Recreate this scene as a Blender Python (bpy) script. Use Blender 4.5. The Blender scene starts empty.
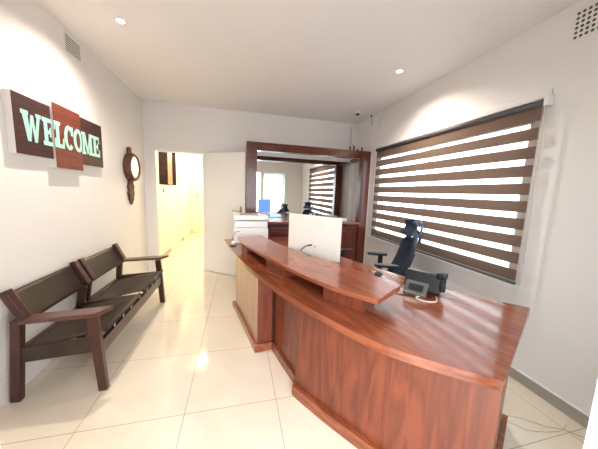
import bpy, bmesh, math, random
from mathutils import Vector, Matrix
random.seed(7)
sc = bpy.context.scene
COL = sc.collection
PI = math.pi

# ------------------------------------------------------------------ camera
FPX = 245.2
cam = bpy.data.cameras.new('camera')
cam.sensor_fit = 'HORIZONTAL'; cam.sensor_width = 36.0
cam.lens = FPX * 36.0 / 598.0
cam.clip_start = 0.02; cam.clip_end = 200
camo = bpy.data.objects.new('camera', cam); COL.objects.link(camo)
yaw, pit, rol = 0.24563, 0.129099, 0.03879
F = Vector((math.sin(yaw)*math.cos(pit), math.cos(yaw)*math.cos(pit), -math.sin(pit)))
R0 = Vector((math.cos(yaw), -math.sin(yaw), 0)); U0 = R0.cross(F)
Rr = math.cos(rol)*R0 + math.sin(rol)*U0
Ur = -math.sin(rol)*R0 + math.cos(rol)*U0
M = Matrix(((Rr.x, Ur.x, -F.x, 0), (Rr.y, Ur.y, -F.y, 0), (Rr.z, Ur.z, -F.z, 1.45), (0, 0, 0, 1)))
camo.matrix_world = M
sc.camera = camo

# ------------------------------------------------------------------ world and exposure
sc.view_settings.view_transform = 'Standard'
sc.view_settings.look = 'None'
sc.view_settings.gamma = 1.0
sc.view_settings.use_curve_mapping = False
sc.view_settings.exposure = 1.15
W = bpy.data.worlds.new('daylight'); sc.world = W; W.use_nodes = True
bg = W.node_tree.nodes['Background']
bg.inputs[0].default_value = (0.90, 0.94, 1.0, 1); bg.inputs[1].default_value = 4.6
DOWN_W = 52.0       # each downlight
CORR_W = 27.0       # corridor lamp

def portal(name, loc, rot, sx, sy):
    l = bpy.data.lights.new(name, 'AREA'); l.shape = 'RECTANGLE'; l.size = sx; l.size_y = sy
    l.cycles.is_portal = True
    o = bpy.data.objects.new(name, l); COL.objects.link(o); o.location = loc; o.rotation_euler = rot
portal('doorway_daylight', (0.25, 0.29, 1.05), (PI/2, 0, 0), 1.0, 2.1)
portal('sidelight_daylight', (1.22, 0.29, 1.1), (PI/2, 0, 0), 0.76, 2.0)
portal('window_daylight', (2.215, 2.58, 1.46), (0, PI/2, 0), 1.26, 2.14)

# ------------------------------------------------------------------ materials
def new_mat(name):
    m = bpy.data.materials.new(name); m.use_nodes = True
    nt = m.node_tree; b = nt.nodes['Principled BSDF']
    return m, nt, b
def N(nt, t, **kw):
    n = nt.nodes.new(t)
    for k, v in kw.items(): setattr(n, k, v)
    return n
def simple(name, col, rough=0.5, metal=0.0, coat=0.0, noise=0.0, nscale=30, bump=0.0, trans=0.0):
    m, nt, b = new_mat(name)
    b.inputs['Roughness'].default_value = rough
    b.inputs['Metallic'].default_value = metal
    b.inputs['Coat Weight'].default_value = coat
    b.inputs['Transmission Weight'].default_value = trans
    tc = N(nt, 'ShaderNodeTexCoord'); no = N(nt, 'ShaderNodeTexNoise')
    no.inputs['Scale'].default_value = nscale; no.inputs['Detail'].default_value = 4
    nt.links.new(tc.outputs['Object'], no.inputs['Vector'])
    cr = N(nt, 'ShaderNodeValToRGB')
    a = 1 - noise
    cr.color_ramp.elements[0].position = 0.3; cr.color_ramp.elements[1].position = 0.7
    cr.color_ramp.elements[0].color = (col[0]*a, col[1]*a, col[2]*a, 1)
    cr.color_ramp.elements[1].color = (*col, 1)
    nt.links.new(no.outputs['Fac'], cr.inputs['Fac']); nt.links.new(cr.outputs['Color'], b.inputs['Base Color'])
    if bump:
        bp = N(nt, 'ShaderNodeBump'); bp.inputs['Strength'].default_value = bump; bp.inputs['Distance'].default_value = 0.002
        nt.links.new(no.outputs['Fac'], bp.inputs['Height']); nt.links.new(bp.outputs['Normal'], b.inputs['Normal'])
    return m
def nospec(m):
    m.node_tree.nodes['Principled BSDF'].inputs['Specular IOR Level'].default_value = 0.08
def emit(name, col, s):
    m, nt, b = new_mat(name)
    b.inputs['Base Color'].default_value = (*col, 1)
    b.inputs['Emission Color'].default_value = (*col, 1); b.inputs['Emission Strength'].default_value = s
    return m
def wood(name, dark, light, rough=0.25, coat=0.3, stretch=(9, 9, 0.9), scale=1.0, knots=0.5, rotz=0):
    """grain runs along the axis with the small stretch factor"""
    m, nt, b = new_mat(name)
    tc = N(nt, 'ShaderNodeTexCoord'); mp = N(nt, 'ShaderNodeMapping')
    mp.inputs['Scale'].default_value = stretch
    nt.links.new(tc.outputs['Object'], mp.inputs['Vector'])
    n1 = N(nt, 'ShaderNodeTexNoise'); n1.inputs['Scale'].default_value = 1.3*scale; n1.inputs['Detail'].default_value = 1.0
    n1.inputs['Distortion'].default_value = knots
    nt.links.new(mp.outputs['Vector'], n1.inputs['Vector'])
    mu = N(nt, 'ShaderNodeMath', operation='MULTIPLY'); mu.inputs[1].default_value = 7.0
    nt.links.new(n1.outputs['Fac'], mu.inputs[0])
    fr = N(nt, 'ShaderNodeMath', operation='PINGPONG'); fr.inputs[1].default_value = 1.0
    nt.links.new(mu.outputs[0], fr.inputs[0])
    n2 = N(nt, 'ShaderNodeTexNoise'); n2.inputs['Scale'].default_value = 9.0*scale; n2.inputs['Detail'].default_value = 4.5
    nt.links.new(mp.outputs['Vector'], n2.inputs['Vector'])
    mx = N(nt, 'ShaderNodeMath', operation='MULTIPLY_ADD'); mx.inputs[1].default_value = 0.38
    nt.links.new(fr.outputs[0], mx.inputs[0])
    m3 = N(nt, 'ShaderNodeMath', operation='MULTIPLY'); m3.inputs[1].default_value = 0.62
    nt.links.new(n2.outputs['Fac'], m3.inputs[0]); nt.links.new(m3.outputs[0], mx.inputs[2])
    cr = N(nt, 'ShaderNodeValToRGB')
    cr.color_ramp.elements[0].position = 0.18; cr.color_ramp.elements[1].position = 0.78
    cr.color_ramp.elements[0].color = (*dark, 1); cr.color_ramp.elements[1].color = (*light, 1)
    oi = N(nt, 'ShaderNodeObjectInfo'); ad = N(nt, 'ShaderNodeMath', operation='MULTIPLY_ADD'); ad.inputs[1].default_value = 0.16
    nt.links.new(oi.outputs['Random'], ad.inputs[0]); nt.links.new(mx.outputs[0], ad.inputs[2])
    nt.links.new(ad.outputs[0], cr.inputs['Fac']); nt.links.new(cr.outputs['Color'], b.inputs['Base Color'])
    sh_ = N(nt, 'ShaderNodeVectorMath', operation='ADD'); cmb = N(nt, 'ShaderNodeCombineXYZ')
    m9 = N(nt, 'ShaderNodeMath', operation='MULTIPLY'); m9.inputs[1].default_value = 13.0
    nt.links.new(oi.outputs['Random'], m9.inputs[0]); nt.links.new(m9.outputs[0], cmb.inputs[0]); nt.links.new(m9.outputs[0], cmb.inputs[2])
    nt.links.new(tc.outputs['Object'], sh_.inputs[0]); nt.links.new(cmb.outputs[0], sh_.inputs[1]); vr_ = N(nt, 'ShaderNodeVectorRotate', rotation_type='Z_AXIS'); vr_.inputs['Angle'].default_value = math.radians(rotz); nt.links.new(sh_.outputs[0], vr_.inputs['Vector']); nt.links.new(vr_.outputs[0], mp.inputs['Vector'])
    b.inputs['Roughness'].default_value = rough; b.inputs['Coat Weight'].default_value = coat
    b.inputs['Coat Roughness'].default_value = 0.08
    return m

MT = {}
MT['wall'] = simple('wall_paint', (0.86, 0.82, 0.785), 0.7, noise=0.015, nscale=3, bump=0.05)
MT['ceil'] = simple('ceiling_paint', (0.89, 0.85, 0.825), 0.8, noise=0.01, nscale=3)
MT['white'] = simple('white_gloss_paint', (0.86, 0.84, 0.80), 0.35, noise=0.01)
MT['skirt'] = simple('grey_skirting_tile', (0.42, 0.37, 0.32), 0.3, noise=0.08, nscale=8)
MT['door'] = simple('door_paint', (0.85, 0.82, 0.77), 0.4, noise=0.01, nscale=4)
MT['corr'] = simple('corridor_paint', (0.88, 0.84, 0.68), 0.6, noise=0.01, nscale=3)
MT['desk_panel'] = wood('desk_panel_wood', (0.085, 0.016, 0.007), (0.215, 0.050, 0.021), rough=0.34, coat=0.12, stretch=(6, 6, 0.6), knots=1.6)
MT['desk_pale'] = wood('pale_veneer_panel', (0.36, 0.19, 0.115), (0.47, 0.27, 0.17), stretch=(9, 9, 0.5), knots=0.2)
MT['desk_top'] = wood('desk_top_wood', (0.175, 0.040, 0.017), (0.32, 0.090, 0.040), rough=0.2, coat=0.35, stretch=(9, 1.0, 9), knots=0.25, rotz=-21)
MT['desk_edge'] = wood('desk_edge_wood', (0.14, 0.030, 0.011), (0.31, 0.088, 0.034), rough=0.22, coat=0.35, stretch=(6, 1.0, 9), knots=0.2, rotz=-21)
MT['frame_wood'] = wood('mirror_frame_wood', (0.045, 0.007, 0.004), (0.12, 0.023, 0.010), rough=0.3, coat=0.15, stretch=(6, 6, 0.9), knots=0.6)
MT['frame_wood_h'] = wood('mirror_frame_beam_wood', (0.05, 0.009, 0.005), (0.13, 0.028, 0.012), rough=0.22, coat=0.4, stretch=(0.9, 6, 8), knots=0.6)
MT['bench_wood'] = wood('bench_wood', (0.022, 0.006, 0.004), (0.062, 0.017, 0.011), rough=0.3, coat=0.3, stretch=(5, 5, 5), knots=0.4)
MT['bench_arm'] = wood('bench_arm_wood', (0.075, 0.026, 0.020), (0.125, 0.050, 0.038), rough=0.3, coat=0.35, stretch=(1.2, 9, 9), knots=0.4)
MT['leather'] = simple('dark_leather', (0.040, 0.023, 0.014), 0.5, coat=0.0, noise=0.35, nscale=9, bump=0.25)
MT['black'] = simple('black_plastic', (0.018, 0.019, 0.022), 0.38, noise=0.1)
MT['phone'] = simple('phone_plastic', (0.010, 0.012, 0.016), 0.4, noise=0.15)
MT['grey'] = simple('grey_plastic', (0.12, 0.115, 0.11), 0.35, noise=0.1)
MT['navy'] = simple('navy_mesh_fabric', (0.020, 0.036, 0.066), 0.6, noise=0.35, nscale=160, bump=0.4)
MT['blue'] = simple('blue_headrest', (0.02, 0.12, 0.36), 0.3, coat=0.5, noise=0.1)
MT['armpad'] = simple('armrest_pad', (0.025, 0.027, 0.034), 0.42, noise=0.1)
MT['chrome'] = simple('chrome', (0.42, 0.40, 0.37), 0.25, metal=1.0)
MT['alu'] = simple('aluminium', (0.70, 0.69, 0.66), 0.4, metal=0.2)
MT['monitor'] = simple('monitor_back', (0.86, 0.83, 0.76), 0.3, noise=0.01)
MT['smudge'] = simple('pale_marking', (0.84, 0.80, 0.73), 0.3)
MT['printer'] = simple('printer_casing', (0.83, 0.83, 0.81), 0.35, noise=0.01)
MT['pgrey'] = simple('printer_grey', (0.34, 0.33, 0.31), 0.4)
MT['paper'] = simple('paper', (0.86, 0.84, 0.80), 0.7, noise=0.02)
MT['canvas'] = simple('canvas_edge', (0.80, 0.77, 0.74), 0.7, noise=0.02)
MT['mint'] = simple('mint_letters', (0.42, 0.80, 0.66), 0.5, noise=0.02)
MT['sign_dark'] = wood('sign_side_wood', (0.022, 0.006, 0.008), (0.075, 0.017, 0.014), rough=0.6, coat=0, stretch=(6, 0.8, 11), knots=0.3)
MT['sign_red'] = wood('sign_centre_wood', (0.085, 0.014, 0.008), (0.19, 0.040, 0.021), rough=0.6, coat=0, stretch=(6, 0.8, 11), knots=0.3)
MT['carved'] = wood('carved_wood', (0.035, 0.012, 0.006), (0.13, 0.050, 0.025), rough=0.65, coat=0.0, stretch=(7, 7, 2), knots=0.5)
MT['dark_hole'] = simple('dark_recess', (0.10, 0.085, 0.075), 0.8)
MT['roller'] = simple('roller_tube', (0.10, 0.085, 0.09), 0.5, noise=0.1)
MT['cable_w'] = simple('white_cable', (0.80, 0.74, 0.66), 0.4)
MT['cable_t'] = simple('tan_cable', (0.64, 0.55, 0.44), 0.5)
MT['corr_dark'] = wood('corridor_dark_wood', (0.005, 0.0012, 0.001), (0.016, 0.003, 0.002), rough=0.9, coat=0, stretch=(5, 5, 0.8), knots=0.5)
nospec(MT['corr_dark'])
MT['corr_pink'] = simple('pinkish_panel', (0.28, 0.11, 0.07), 0.4, noise=0.08, nscale=6)
MT['pave'] = simple('outside_paving', (0.55, 0.54, 0.52), 0.8, noise=0.15, nscale=5)
MT['screen'] = emit('lit_screen', (0.07, 0.17, 0.55), 0.8)
MT['soft_bulb'] = emit('opal_shade_glow', (1.0, 0.85, 0.58), 3.0)
MT['bulb'] = emit('lamp_glow', (1.0, 0.84, 0.58), 18.0)
m, nt, b = new_mat('mirror_silver'); MT['mirror'] = m
b.inputs['Base Color'].default_value = (0.90, 0.93, 0.90, 1); b.inputs['Metallic'].default_value = 1; b.inputs['Roughness'].default_value = 0.015
# pane glass: thin, mostly clear
m, nt, b = new_mat('window_glass'); MT['glass'] = m
nt.nodes.remove(b)
g1 = N(nt, 'ShaderNodeBsdfGlossy'); g1.inputs['Roughness'].default_value = 0.02
t1 = N(nt, 'ShaderNodeBsdfTransparent'); t1.inputs['Color'].default_value = (0.93, 0.97, 0.97, 1)
fx = N(nt, 'ShaderNodeValue'); fx.outputs[0].default_value = 0.05
mx = N(nt, 'ShaderNodeMixShader')
nt.links.new(fx.outputs[0], mx.inputs[0]); nt.links.new(t1.outputs[0], mx.inputs[1]); nt.links.new(g1.outputs[0], mx.inputs[2])
nt.links.new(mx.outputs[0], nt.nodes['Material Output'].inputs['Surface'])
def cloth(name, col, tr, transp):
    m, nt, b = new_mat(name); nt.nodes.remove(b)
    d = N(nt, 'ShaderNodeBsdfDiffuse'); d.inputs[0].default_value = (*col, 1)
    t = N(nt, 'ShaderNodeBsdfTranslucent'); t.inputs[0].default_value = (*col, 1)
    a = N(nt, 'ShaderNodeMixShader'); a.inputs[0].default_value = tr
    nt.links.new(d.outputs[0], a.inputs[1]); nt.links.new(t.outputs[0], a.inputs[2])
    q = N(nt, 'ShaderNodeBsdfTransparent'); c = N(nt, 'ShaderNodeMixShader'); c.inputs[0].default_value = transp
    nt.links.new(a.outputs[0], c.inputs[1]); nt.links.new(q.outputs[0], c.inputs[2])
    nt.links.new(c.outputs[0], nt.nodes['Material Output'].inputs['Surface'])
    return m, nt, d, t, c
MT['curtain'] = cloth('sheer_curtain', (0.62, 0.72, 0.78), 0.5, 0.04)[0]
# zebra blind cloth: opaque brown bands alternating with sheer ones, by height
m, nt, d, t, c = cloth('banded_blind_cloth', (0.27, 0.165, 0.11), 0.07, 0.0); MT['blind'] = m
geo = N(nt, 'ShaderNodeNewGeometry'); sp = N(nt, 'ShaderNodeSeparateXYZ'); nt.links.new(geo.outputs['Position'], sp.inputs[0])
a1 = N(nt, 'ShaderNodeMath', operation='SUBTRACT'); a1.inputs[1].default_value = 0.922 - 0.1385*0.5; nt.links.new(sp.outputs[2], a1.inputs[0])
a2 = N(nt, 'ShaderNodeMath', operation='DIVIDE'); a2.inputs[1].default_value = 0.1385; nt.links.new(a1.outputs[0], a2.inputs[0])
a3 = N(nt, 'ShaderNodeMath', operation='FRACT'); nt.links.new(a2.outputs[0], a3.inputs[0])
a4 = N(nt, 'ShaderNodeMath', operation='SUBTRACT'); a4.inputs[1].default_value = 0.5; nt.links.new(a3.outputs[0], a4.inputs[0])
a5 = N(nt, 'ShaderNodeMath', operation='ABSOLUTE'); nt.links.new(a4.outputs[0], a5.inputs[0])
a6 = N(nt, 'ShaderNodeMath', operation='LESS_THAN'); a6.inputs[1].default_value = 0.175; nt.links.new(a5.outputs[0], a6.inputs[0])
lim = N(nt, 'ShaderNodeMath', operation='LESS_THAN'); lim.inputs[1].default_value = 2.09; nt.links.new(sp.outputs[2], lim.inputs[0])
a6b = N(nt, 'ShaderNodeMath', operation='MULTIPLY'); nt.links.new(a6.outputs[0], a6b.inputs[0]); nt.links.new(lim.outputs[0], a6b.inputs[1]); a6 = a6b
a7 = N(nt, 'ShaderNodeMath', operation='MULTIPLY'); a7.inputs[1].default_value = 0.60; nt.links.new(a6.outputs[0], a7.inputs[0])
nt.links.new(a7.outputs[0], c.inputs[0])
mc = N(nt, 'ShaderNodeMix', data_type='RGBA'); nt.links.new(a6.outputs[0], mc.inputs['Factor'])
nz = N(nt, 'ShaderNodeTexNoise'); nz.inputs['Scale'].default_value = 40; nz.inputs['Detail'].default_value = 5
mpb = N(nt, 'ShaderNodeMapping'); mpb.inputs['Scale'].default_value = (1, 1, 9); tcb = N(nt, 'ShaderNodeTexCoord')
nt.links.new(tcb.outputs['Object'], mpb.inputs[0]); nt.links.new(mpb.outputs[0], nz.inputs['Vector'])
rb = N(nt, 'ShaderNodeValToRGB'); rb.color_ramp.elements[0].color = (0.12, 0.078, 0.058, 1); rb.color_ramp.elements[1].color = (0.25, 0.170, 0.130, 1)
nt.links.new(nz.outputs['Fac'], rb.inputs[0])
nt.links.new(rb.outputs['Color'], mc.inputs['A']); mc.inputs['B'].default_value = (0.20, 0.15, 0.125, 1)
nt.links.new(mc.outputs['Result'], d.inputs[0]); nt.links.new(mc.outputs['Result'], t.inputs[0])
# floor tiles
m, nt, b = new_mat('polished_cream_tiles'); MT['floor'] = m
geo = N(nt, 'ShaderNodeNewGeometry'); sp = N(nt, 'ShaderNodeSeparateXYZ'); nt.links.new(geo.outputs['Position'], sp.inputs[0])
def grout(out, off, per, half):
    s = N(nt, 'ShaderNodeMath', operation='SUBTRACT'); s.inputs[1].default_value = off - per*0.5; nt.links.new(out, s.inputs[0])
    dv = N(nt, 'ShaderNodeMath', operation='DIVIDE'); dv.inputs[1].default_value = per; nt.links.new(s.outputs[0], dv.inputs[0])
    f = N(nt, 'ShaderNodeMath', operation='FRACT'); nt.links.new(dv.outputs[0], f.inputs[0])
    s2 = N(nt, 'ShaderNodeMath', operation='SUBTRACT'); s2.inputs[1].default_value = 0.5; nt.links.new(f.outputs[0], s2.inputs[0])
    ab = N(nt, 'ShaderNodeMath', operation='ABSOLUTE'); nt.links.new(s2.outputs[0], ab.inputs[0])
    lt = N(nt, 'ShaderNodeMath', operation='LESS_THAN'); lt.inputs[1].default_value = half/per; nt.links.new(ab.outputs[0], lt.inputs[0])
    return lt.outputs[0]
gx = grout(sp.outputs[0], -0.330, 0.597, 0.0022); gy = grout(sp.outputs[1], 1.538, 0.622, 0.0022)
mxg = N(nt, 'ShaderNodeMath', operation='MAXIMUM'); nt.links.new(gx, mxg.inputs[0]); nt.links.new(gy, mxg.inputs[1])
nv = N(nt, 'ShaderNodeTexNoise'); nv.inputs['Scale'].default_value = 2.2; nv.inputs['Detail'].default_value = 7; nv.inputs['Distortion'].default_value = 1.5
nt.links.new(geo.outputs['Position'], nv.inputs['Vector'])
rv = N(nt, 'ShaderNodeValToRGB'); rv.color_ramp.elements[0].position = 0.35; rv.color_ramp.elements[1].position = 0.7
rv.color_ramp.elements[0].color = (0.81, 0.71, 0.565, 1); rv.color_ramp.elements[1].color = (0.86, 0.77, 0.635, 1)
nt.links.new(nv.outputs['Fac'], rv.inputs[0])
mg = N(nt, 'ShaderNodeMix', data_type='RGBA'); nt.links.new(mxg.outputs[0], mg.inputs['Factor'])
nt.links.new(rv.outputs['Color'], mg.inputs['A']); mg.inputs['B'].default_value = (0.47, 0.38, 0.29, 1)
nt.links.new(mg.outputs['Result'], b.inputs['Base Color'])
b.inputs['Roughness'].default_value = 0.09; b.inputs['Specular IOR Level'].default_value = 0.55

# ------------------------------------------------------------------ mesh helpers
class MB:
    def __init__(s): s.bm = bmesh.new()
    def box(s, x0, x1, y0, y1, z0, z1, bev=0.0):
        g = bmesh.new()
        vs = [g.verts.new(c) for c in ((x0,y0,z0),(x1,y0,z0),(x1,y1,z0),(x0,y1,z0),(x0,y0,z1),(x1,y0,z1),(x1,y1,z1),(x0,y1,z1))]
        for f in ((0,3,2,1),(4,5,6,7),(0,1,5,4),(1,2,6,5),(2,3,7,6),(3,0,4,7)): g.faces.new([vs[i] for i in f])
        if bev: bmesh.ops.bevel(g, geom=list(g.edges), offset=bev, segments=2, affect='EDGES', profile=0.6)
        s.merge(g); return s
    def merge(s, g, mat=None):
        if mat is not None: g.transform(mat)
        bmesh.ops.recalc_face_normals(g, faces=list(g.faces))
        mp = {}
        for v in g.verts: mp[v] = s.bm.verts.new(v.co)
        for f in g.faces:
            try: nf = s.bm.faces.new([mp[v] for v in f.verts]); nf.smooth = f.smooth
            except ValueError: pass
        g.free(); return s
    def prism(s, poly, z0, z1, bev=0.0, mat=None):
        """polygon in xy extruded in z (then transformed by mat)"""
        g = bmesh.new()
        lo = [g.verts.new((p[0], p[1], z0)) for p in poly]; hi = [g.verts.new((p[0], p[1], z1)) for p in poly]
        n = len(poly)
        g.faces.new(lo[::-1]); g.faces.new(hi)
        for i in range(n): g.faces.new([lo[i], lo[(i+1)%n], hi[(i+1)%n], hi[i]])
        if bev:
            ed = [e for e in g.edges if abs(e.verts[0].co.z - e.verts[1].co.z) < 1e-6]
            bmesh.ops.bevel(g, geom=ed, offset=bev, segments=2, affect='EDGES', profile=0.6)
        s.merge(g, mat); return s
    def loft(s, sections, cap=True, smooth=False, mat=None):
        g = bmesh.new()
        rows = [[g.verts.new(p) for p in sec] for sec in sections]
        n = len(rows[0])
        for a, b_ in zip(rows, rows[1:]):
            for i in range(n):
                f = g.faces.new([a[i], a[(i+1)%n], b_[(i+1)%n], b_[i]]); f.smooth = smooth
        if cap: g.faces.new(rows[0][::-1]); g.faces.new(rows[-1])
        s.merge(g, mat); return s
    def tube(s, pts, r, n=10, cap=True):
        pts = [Vector(p) for p in pts]; secs = []
        rr = r if isinstance(r, (list, tuple)) else [r]*len(pts)
        prev = None
        for i, p in enumerate(pts):
            d = (pts[min(i+1, len(pts)-1)] - pts[max(i-1, 0)]).normalized()
            if prev is None:
                up = Vector((0,0,1)) if abs(d.z) < 0.9 else Vector((1,0,0))
                a = d.cross(up).normalized()
            else: a = (prev - d*prev.dot(d)).normalized()
            prev = a; c = d.cross(a)
            secs.append([p + rr[i]*(math.cos(2*PI*k/n)*a + math.sin(2*PI*k/n)*c) for k in range(n)])
        return s.loft(secs, cap, True)
    def bar(s, p0, p1, w, h, up=(0,0,1), w1=None, h1=None, bev=0.0):
        """rectangular bar between two points: w across, h along up"""
        p0, p1 = Vector(p0), Vector(p1); d = (p1-p0).normalized(); up = Vector(up)
        a = d.cross(up).normalized(); c = a.cross(d).normalized()
        w1 = w if w1 is None else w1; h1 = h if h1 is None else h1
        g = bmesh.new()
        def rect(p, w, h): return [g.verts.new(p + sx*a*w/2 + sz*c*h/2) for sx, sz in ((-1,-1),(1,-1),(1,1),(-1,1))]
        A = rect(p0, w, h); B = rect(p1, w1, h1)
        g.faces.new(A[::-1]); g.faces.new(B)
        for i in range(4): g.faces.new([A[i], A[(i+1)%4], B[(i+1)%4], B[i]])
        if bev: bmesh.ops.bevel(g, geom=list(g.edges), offset=bev, segments=2, affect='EDGES', profile=0.6)
        s.merge(g); return s
    def lathe(s, prof, n=32, mat=None):
        """prof list of (r, z), about z"""
        g = bmesh.new(); rows = []
        for r, z in prof:
            if r < 1e-6: rows.append([g.verts.new((0,0,z))])
            else: rows.append([g.verts.new((r*math.cos(2*PI*k/n), r*math.sin(2*PI*k/n), z)) for k in range(n)])
        for a, b_ in zip(rows, rows[1:]):
            for i in range(n):
                j = (i+1) % n
                if len(a) == 1 and len(b_) == 1: continue
                if len(a) == 1: f = g.faces.new([a[0], b_[j], b_[i]])
                elif len(b_) == 1: f = g.faces.new([a[i], a[j], b_[0]])
                else: f = g.faces.new([a[i], a[j], b_[j], b_[i]])
                f.smooth = True
        s.merge(g, mat); return s
    def grid(s, fn, nu, nv, thick=0.0):
        """surface fn(u,v)->(x,y,z), optional thickness along -normal"""
        g = bmesh.new()
        V = [[g.verts.new(fn(i/nu, j/nv)) for j in range(nv+1)] for i in range(nu+1)]
        for i in range(nu):
            for j in range(nv):
                f = g.faces.new([V[i][j], V[i+1][j], V[i+1][j+1], V[i][j+1]]); f.smooth = True
        if thick:
            bmesh.ops.recalc_face_normals(g, faces=list(g.faces))
            bmesh.ops.solidify(g, geom=list(g.faces), thickness=thick)
            for f in g.faces: f.smooth = True
        s.merge(g); return s
    def build(s, name, mat, parent=None, origin=None):
        me = bpy.data.meshes.new(name)
        off = Vector((0,0,0))
        if origin is not None: off = Vector(origin)
        elif parent is not None and parent.get('_w', 0) == 1: off = Vector(parent['_o'])
        if off.length > 0: bmesh.ops.translate(s.bm, vec=-off, verts=list(s.bm.verts))
        s.bm.to_mesh(me); s.bm.free()
        me.materials.append(MT[mat] if isinstance(mat, str) else mat)
        o = bpy.data.objects.new(name, me); COL.objects.link(o)
        if parent is not None:
            o.parent = parent
            if origin is not None:
                po = Vector(parent['_o']) if parent.get('_w', 0) == 1 else Vector((0,0,0))
                o.location = Vector(origin) - po
            if parent.get('_w', 0) == 1 and origin is None: o['_w'] = 1; o['_o'] = parent['_o']
        elif origin is not None: o.location = origin
        if parent is None and origin is not None: o['_w'] = 1; o['_o'] = tuple(origin)
        return o
def tag(o, label=None, cat=None, group=None, kind=None):
    if label: o['label'] = label
    if cat: o['category'] = cat
    if group: o['group'] = group
    if kind: o['kind'] = kind
    return o
def empty(name, loc, label=None, cat=None, group=None, kind=None, world=True, rz=0):
    """world=True: parts are given in world coordinates and shifted to the base point"""
    o = bpy.data.objects.new(name, None); COL.objects.link(o); o.location = loc; o.rotation_euler = (0,0,rz)
    o.empty_display_size = 0.1
    if world: o['_w'] = 1; o['_o'] = tuple(loc)
    return tag(o, label, cat, group, kind)
def struct(name, mb, mat, cat=None, label=None):
    return tag(mb.build(name, mat), label, cat, None, 'structure')
def catmull(pts, per=6):
    P = [Vector(p) for p in pts]; out = []
    for i in range(len(P)-1):
        p0 = P[max(i-1,0)]; p1 = P[i]; p2 = P[i+1]; p3 = P[min(i+2, len(P)-1)]
        for k in range(per):
            t = k/per
            out.append(0.5*((2*p1) + (-p0+p2)*t + (2*p0-5*p1+4*p2-p3)*t*t + (-p0+3*p1-3*p2+p3)*t**3))
    out.append(P[-1]); return out
def offset(pts, d):
    """offset a 2-D polyline to its left by d"""
    out = []
    for i, p in enumerate(pts):
        a = pts[max(i-1,0)]; b_ = pts[min(i+1, len(pts)-1)]
        t = Vector((b_[0]-a[0], b_[1]-a[1])).normalized()
        out.append(Vector((p[0]-t.y*d, p[1]+t.x*d)))
    return out

# ================================================================== the room
XL, XR, YB, YF, H = -1.48, 2.22, 4.55, 0.30, 2.80
struct('floor', MB().box(XL-0.2, XR+0.2, -0.10, 9.0, -0.1, 0), 'floor')
struct('ceiling', MB().box(XL-0.2, XR+0.2, -0.10, YB+0.12, H, H+0.1), 'ceil')
struct('wall_left', MB().box(XL-0.2, XL, -0.10, YB, 0, H), 'wall')
# right wall with the window opening
WY0, WY1, WZ0, WZ1 = 1.50, 3.66, 0.84, 2.10
mb = MB()
mb.box(XR, XR+0.13, -0.10, WY0, 0, H); mb.box(XR, XR+0.13, WY1, YB+0.12, 0, H)
mb.box(XR, XR+0.13, WY0, WY1, 0, WZ0); mb.box(XR, XR+0.13, WY0, WY1, WZ1, H)
struct('wall_right', mb, 'wall')
# back wall with doorway
DX0, DX1, DZ = -1.32, -0.58, 2.05
mb = MB(); mb.box(XL-0.2, DX0, YB, YB+0.12, 0, H); mb.box(DX1, XR, YB, YB+0.12, 0, H); mb.box(DX0, DX1, YB, YB+0.12, DZ, H)
struct('wall_back', mb, 'wall')
# front wall (behind the camera line): entrance opening and a tall side window
mb = MB()
mb.box(XL, -0.275, -0.10, YF, 0, H); mb.box(0.775, 0.84, -0.10, YF, 0, H)
mb.box(1.60, XR, -0.10, YF, 0, H)
mb.box(-0.275, 0.775, -0.10, YF, 2.12, H); mb.box(0.84, 1.60, -0.10, YF, 2.10, H); mb.box(0.84, 1.60, -0.10, YF, 0, 0.10)
struct('wall_front', mb, 'wall')
# corridor
struct('wall_corridor_left', MB().box(-1.70, -1.50, YB+0.12, 8.95, 0, 2.6), 'corr')
struct('wall_corridor_right', MB().box(-0.30, -0.18, YB+0.12, 8.95, 0, 2.6), 'corr')
struct('wall_corridor_end', MB().box(-1.50, -0.30, 8.75, 8.95, 0, 2.6), 'corr')
struct('ceiling_corridor', MB().box(-1.70, -0.18, YB+0.12, 8.95, 2.6, 2.7), 'corr')
# skirtings
struct('baseboard_right', MB().box(XR-0.014, XR, YF, YB, 0, 0.085, 0.002), 'skirt')
struct('trim_right', MB().box(XR-0.018, XR, YF, YB, 0.0855, 0.094, 0.002), 'white')
mb = MB(); mb.box(-0.5, XR-0.02, YB-0.014, YB, 0, 0.085, 0.002)
struct('baseboard_back', mb, 'skirt')
mb = MB()
for a, b_ in ((4.70, 6.02), (7.06, 7.44), (8.52, 8.74)): mb.box(-1.50, -1.488, a, b_, 0, 0.08)
struct('baseboard_corridor', mb, 'skirt')

# entrance lining (white) either side of the camera
mb = MB()
mb.box(-0.275, -0.257, -0.10, YF+0.012, 0, 2.12, 0.002); mb.box(0.757, 0.775, -0.10, YF+0.012, 0, 2.12, 0.002)
mb.box(-0.257, 0.757, -0.10, YF+0.012, 2.10, 2.12, 0.002)
mb.box(-0.33, -0.275, YF, YF+0.012, 0, 2.17); mb.box(0.775, 0.80, YF, YF+0.012, 0, 2.17); mb.box(-0.275, 0.775, YF, YF+0.012, 2.12, 2.17)
struct('trim_entrance', mb, 'white')
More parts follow.
